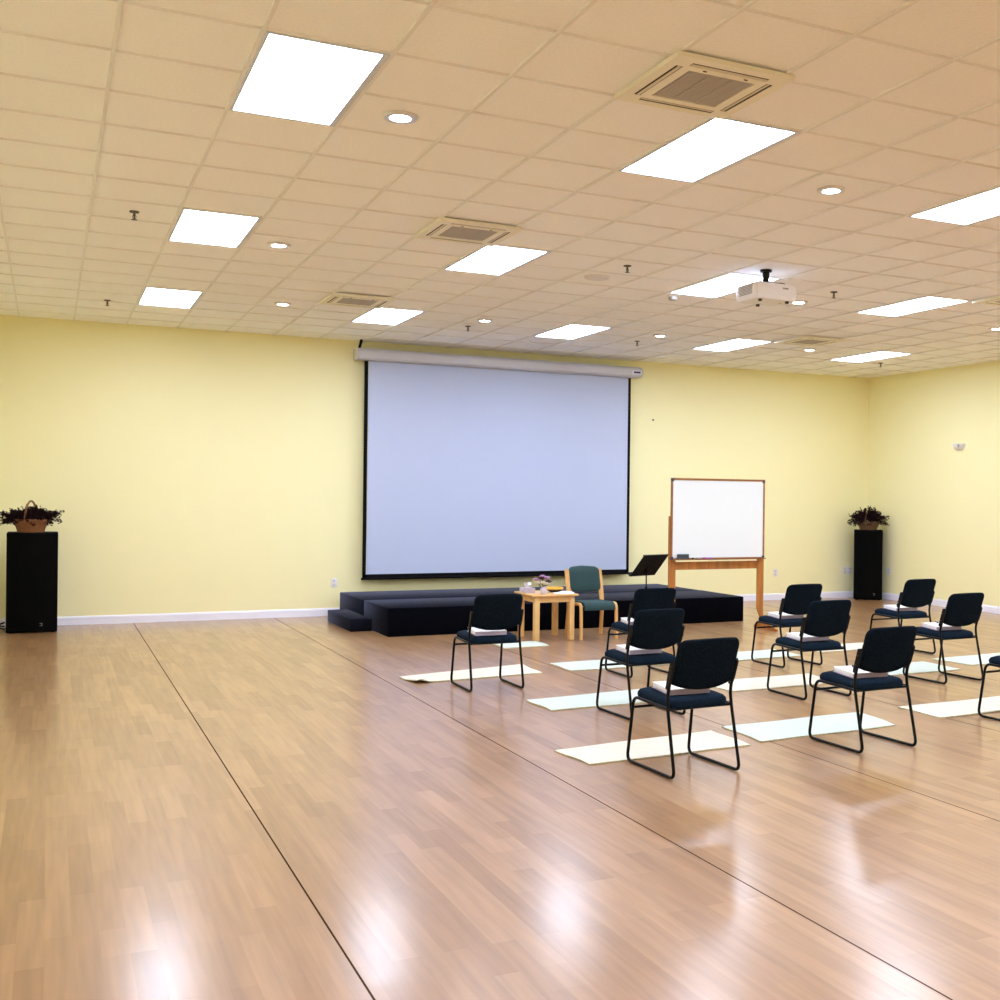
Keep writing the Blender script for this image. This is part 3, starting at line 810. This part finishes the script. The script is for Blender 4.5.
bmesh.ops.remove_doubles(bm, verts=bm.verts[:], dist=1e-5)
obj('tissue', bm, M_paper, t, ang=80)
t = thing('flower_vase', 'small vase of purple, wine red and ivory flowers on the side table', 'vase of flowers', (TX-.115, TY-.19, ZT), 0)
bm = BM(); add_lathe(bm, [(0, 0), (.026, 0), (.036, .012), (.040, .04), (.034, .065), (.028, .078), (.032, .088), (.026, .086), (.022, .07), (0, .068)], n=24); obj('vase', bm, M_vase, t)
def bloom(c, r, m, seed):
    rnd = random.Random(seed); bm = BM()
    c = Vector(c)
    for ring, (k, tilt, s) in enumerate(((5, 1.15, .6), (7, .75, .85), (9, .3, 1.0))):
        for q in range(k):
            a = 2*PI*q/k + ring*.4
            R = Matrix.Rotation(a, 3, 'Z') @ Matrix.Rotation(-tilt, 3, 'Y')
            pts = [(0, 0, 0), (.5, -.32, .05), (.95, -.22, .16), (1.08, 0, .2), (.95, .22, .16), (.5, .32, .05)]
            v = [bm.verts.new(c + R @ (Vector(p)*r*s)) for p in pts]; w = [bm.verts.new(c + R @ (Vector(p)*r*s + Vector((0, 0, -.0025)))) for p in pts]
            bm.faces.new(v); bm.faces.new(w[::-1])
            for z in range(6): bm.faces.new((v[z], v[(z+1) % 6], w[(z+1) % 6], w[z]))
    o = obj('bloom', bm, m, t, ang=80); return o
BL = [((-.022, -.02, .150), .036, M_wine), ((.022, -.005, .148), .036, M_mauve), ((.046, .01, .118), .034, M_purple), ((-.045, 0, .112), .036, M_petal), ((.008, -.03, .105), .03, M_petal),
      ((-.055, .02, .14), .028, M_mauve), ((.0, .03, .165), .030, M_mauve), ((-.02, -.035, .118), .026, M_petal)]
BL = [((c[0]*1.5, c[1]*1.3, .09+(c[2]-.09)*1.35), r*1.4, m) for c, r, m in BL]
for k, (c, r, m) in enumerate(BL): bloom(c, r, m, k)
bm = BM()
for c, r, m in BL: add_tube(bm, [(0, 0, .06), (c[0]*.5, c[1]*.5, .09), c], .0025, 5)
for k in range(7):
    a = k*.9; add_tube(bm, [(0, 0, .08), (.05*math.cos(a), .03*math.sin(a), .15), (.105*math.cos(a), .06*math.sin(a), .215)], .0015, 4)
obj('stems', bm, M_stem, t)
t = thing('singing_bowl', 'dark shallow bowl with a yellow rim on the side table', 'bowl', (TX+.12, TY+.02, ZT), 0)
bm = BM(); add_lathe(bm, [(0, 0), (.05, 0), (.08, .015), (.096, .04), (.091, .042), (.075, .02), (.045, .006), (0, .005)], n=28); obj('bowl_shell', bm, M_dark, t)
bm = BM(); add_tube(bm, [(.096*math.cos(2*PI*k/32), .096*math.sin(2*PI*k/32),   .046) for k in range(33)], .013, 8, caps=False); obj('rim', bm, M_yellow, t)
t = thing('bowl_striker', 'short red-tipped wooden striker beside the bowl on side table', 'striker', (TX+.20, TY+.19, ZT+.0125), .2)
bm = BM(); add_tube(bm, [(-.09, 0, 0), (.03, 0, 0)], .007, 8); obj('stick', bm, M_beech, t)
bm = BM(); add_tube(bm, [(.025, 0, 0), (.03, 0, 0), (.055, 0, 0), (.06, 0, 0)], .0122, 10, radii=[.009, .0122, .0122, .009]); obj('tip', bm, M_red, t)
bm = BM()
nu, nv = 16, 8; g = {}
for i in range(nu+1):
    for j in range(nv+1):
        u, v = i/nu-.5, j/nv-.5
        e = max(0, 1-max(abs(2*u), abs(2*v))**6)
        g[i, j] = bm.verts.new((u*.24, v*.13, .001+.020*e*(1+.3*math.sin(9*u+4*v))))
for i in range(nu):
    for j in range(nv): bm.faces.new((g[i, j], g[i+1, j], g[i+1, j+1], g[i, j+1]))
lo = [g[i, 0] for i in range(nu)] + [g[nu, j] for j in range(nv)] + [g[i, nv] for i in range(nu, 0, -1)] + [g[0, j] for j in range(nv, 0, -1)]
bm.faces.new(lo[::-1])
tag(obj('folded_cloth', bm, M_paper, loc=(TX+.145, TY-.19, ZT), rz=.05, ang=70), 'folded white cloth on the front right of the side table', 'cloth')

# ------------------------------------------------------------------ music stand
MX, MY = 6.905, 12.80
t = thing('music_stand', 'black music stand with tilted desk left of the whiteboard easel', 'music stand', (MX, MY, 0), 0)
bm = BM(); add_tube(bm, [(0, 0, .10), (0, 0, .52)], .012, 12); obj('lower_pole', bm, M_black, t)
bm = BM(); add_tube(bm, [(0, 0, .50), (0, 0, .725)], .0085, 12); obj('upper_pole', bm, M_black, t)
bm = BM(); add_lathe(bm, [(0, 0), (.018, 0), (.018, .045), (.013, .055), (0, .055)], (0, 0, .49), 14); add_tube(bm, [(0, 0, .515), (.04, -.01, .515)], .006, 8); obj('clamp', bm, M_black, t)
for k in range(3):
    a = math.radians(75+120*k); c, s = math.cos(a), math.sin(a)
    bm = BM(); add_tube(bm, fillet([(c*.01, s*.01, .20), (c*.05, s*.05, .12), (c*.21, s*.21, .009)], .06), .008, 8); obj('leg', bm, M_black, t)
# desk: bottom edge runs away to the right, top leans towards the room
e = Vector((math.cos(math.radians(19)), math.sin(math.radians(19)), 0)); lean = Vector((math.sin(math.radians(19)), -math.cos(math.radians(19)), 0))
upv = (lean*.66 + Vector((0, 0, .75))).normalized()
nrm = e.cross(upv).normalized()
bc = Vector((0, 0, .715)) - nrm*.03
def DP(u, v, w): return bc + e*u + upv*v + nrm*w
bm = BM()
def slabq(u0, u1, v0, v1, w0, w1):
    p = [bm.verts.new(DP(u, v, w)) for w in (w0, w1) for u, v in ((u0, v0), (u1, v0), (u1, v1), (u0, v1))]
    for f in ((0, 1, 2, 3), (7, 6, 5, 4), (0, 4, 5, 1), (1, 5, 6, 2), (2, 6, 7, 3), (3, 7, 4, 0)): bm.faces.new([p[i] for i in f])
slabq(-.235, .235, -.07, .29, 0, .004); slabq(-.24, .24, .286, .292, -.012, .004)
obj('desk', bm, M_black, t, smooth=False)
bm = BM(); slabq(-.24, .24, -.074, -.068, -.055, .004); slabq(-.24, .24, -.074, -.058, -.058, -.054); obj('ledge', bm, M_black, t, smooth=False)
bm = BM(); slabq(-.03, .03, .0, .10, .004, .014); add_tube(bm, [Vector((0, 0, .72)), DP(0, .05, .010)], .010, 8); obj('tilt_bracket', bm, M_black, t, smooth=False)

# ------------------------------------------------------------------ whiteboard easel
EY = 12.25
EL, ER = 6.92, 8.335
t = thing('whiteboard_easel', 'whiteboard on an orange oak easel right of the stage', 'whiteboard', ((EL+ER)/2, EY, 0), 0)
hw = (ER-EL)/2
for s in (-1, 1):
    bm = BM()
    add_prism(bm, [(s*hw, .05), (s*(hw-.030), .05), (s*(hw-.030), .12), (s*(hw-.095), .27), (s*(hw-.095), 1.46), (s*hw, 1.46)], 'y', -.0125, .0125)
    obj('post', bm, M_oak, t, smooth=False)
    bm = BM()
    fx0, fx1 = sorted((s*(hw-.001), s*(hw-.030)))
    add_prism(bm, [(-.35, 0), (.16, 0), (.16, .03), (.08, .10), (.013, .10), (.013, .045), (-.013, .045), (-.013, .10), (-.10, .10), (-.35, .03)], 'x', fx0, fx1)
    obj('foot', bm, M_oak, t, smooth=False)
bm = BM(); add_box(bm, (0, 0, .838), (2*hw-.192, .024, .10)); obj('cross_rail', bm, M_oak, t, smooth=False)
BZ0, BZ1 = .925, 1.925
bw = hw-.012
bm = BM(); add_box(bm, (0, -.026, (BZ0+BZ1)/2), (2*bw-.02, .010, BZ1-BZ0-.02)); obj('board', bm, M_wboard, t, smooth=False)
bm = BM()
for z in (BZ0, BZ1): add_box(bm, (0, -.026, z), (2*bw, .024, .026))
for s in (-1, 1): add_box(bm, (s*(bw-.011), -.026, (BZ0+BZ1)/2), (.022, .024, BZ1-BZ0-.026))
obj('board_frame', bm, M_oakdk, t, smooth=False)
bm = BM()
for s in (-1, 1):
    for z in (BZ0+.012, BZ1-.012): add_box(bm, (s*(bw-.016), -.029, z), (.036, .026, .036), .003)
obj('corner_cap', bm, M_slate, t)
bm = BM(); add_box(bm, (-.0, -.066, BZ0-.008), (2*bw-.03, .060, .008)); add_box(bm, (0, -.0945, BZ0-.002), (2*bw-.03, .003, .010)); obj('tray', bm, M_oakdk, t, smooth=False)
for s in (-1, 1):
    bm = BM(); add_tube(bm, [(s*(hw-.045), -.012, 1.40), (s*(hw-.045), .03, 1.40)], .008, 10); obj('pivot_bolt', bm, M_chrome, t)
ex = (EL+ER)/2; tz = BZ0-.004
t = thing('board_eraser', 'dark grey felt eraser on the whiteboard tray', 'eraser', (EL+.17, EY-.066, tz), 0)
bm = BM(); add_box(bm, (0, 0, .014), (.16, .045, .026), .003); obj('felt', bm, M_slate, t)
bm = BM(); add_box(bm, (0, 0, .047), (.155, .042, .040), .006); obj('grip', bm, mat('eraser_grip', (.035, .05, .065), .5), t)
mk = []
for k, (dx, m, lab) in enumerate(((.325, M_black, 'black marker on the whiteboard tray, next to the eraser'), (.41, M_grey, 'grey marker on the whiteboard tray, second after the eraser'),
                       (.495, M_magenta, 'magenta marker on the whiteboard tray'), (.575, M_violet, 'violet marker on the whiteboard tray, farthest from the eraser'))):
    t = thing('whiteboard_marker', lab, 'marker', (EL+dx, EY-.066, tz+.0115), [.5, .2, -.35, .1][k], 'markers on the whiteboard tray')
    bm = BM(); add_tube(bm, [(-.03, 0, 0), (.025, 0, 0)], .0105, 10); obj('barrel', bm, m if k else M_grey, t)
    bm = BM(); add_tube(bm, [(-.034, 0, 0), (-.032, 0, 0), (-.008, 0, 0)], .0115, 10, radii=[.009, .0115, .0115]); obj('cap', bm, m, t)

# ------------------------------------------------------------------ camera, world, view
cam = bpy.data.cameras.new('camera'); co = bpy.data.objects.new('camera', cam); COL.objects.link(co)
yaw, pitch, roll = math.radians(26.4592), -.0018, .0119
r = Vector((math.cos(yaw), -math.sin(yaw), 0)); fw = Vector((math.sin(yaw), math.cos(yaw), 0)); u = Vector((0, 0, 1))
f2 = fw*math.cos(pitch)+u*math.sin(pitch); u2 = u*math.cos(pitch)-fw*math.sin(pitch)
r3 = r*math.cos(roll)+u2*math.sin(roll); u3 = u2*math.cos(roll)-r*math.sin(roll)
M = Matrix.Identity(4)
for i in range(3): M[i][0], M[i][1], M[i][2] = r3[i], u3[i], -f2[i]
M.translation = (0, 0, 1.6784)
co.matrix_world = M
cam.sensor_width = 36; cam.lens = 1127.2133/1000*36; cam.shift_x = -.1101; cam.shift_y = 0
cam.clip_start = .05; cam.clip_end = 100
SC.camera = co
w = bpy.data.worlds.new('world'); SC.world = w; w.use_nodes = True
w.node_tree.nodes['Background'].inputs['Color'].default_value = (.9, .92, 1, 1); w.node_tree.nodes['Background'].inputs['Strength'].default_value = .0
vs = SC.view_settings
vs.view_transform = 'Standard'; vs.look = 'None'; vs.gamma = 1; vs.use_curve_mapping = False; vs.exposure = 0.60
cy = SC.cycles
cy.use_denoising = True; cy.max_bounces = 12; cy.diffuse_bounces = 8; cy.glossy_bounces = 4; cy.sample_clamp_indirect = 8; cy.caustics_reflective = False; cy.caustics_refractive = False
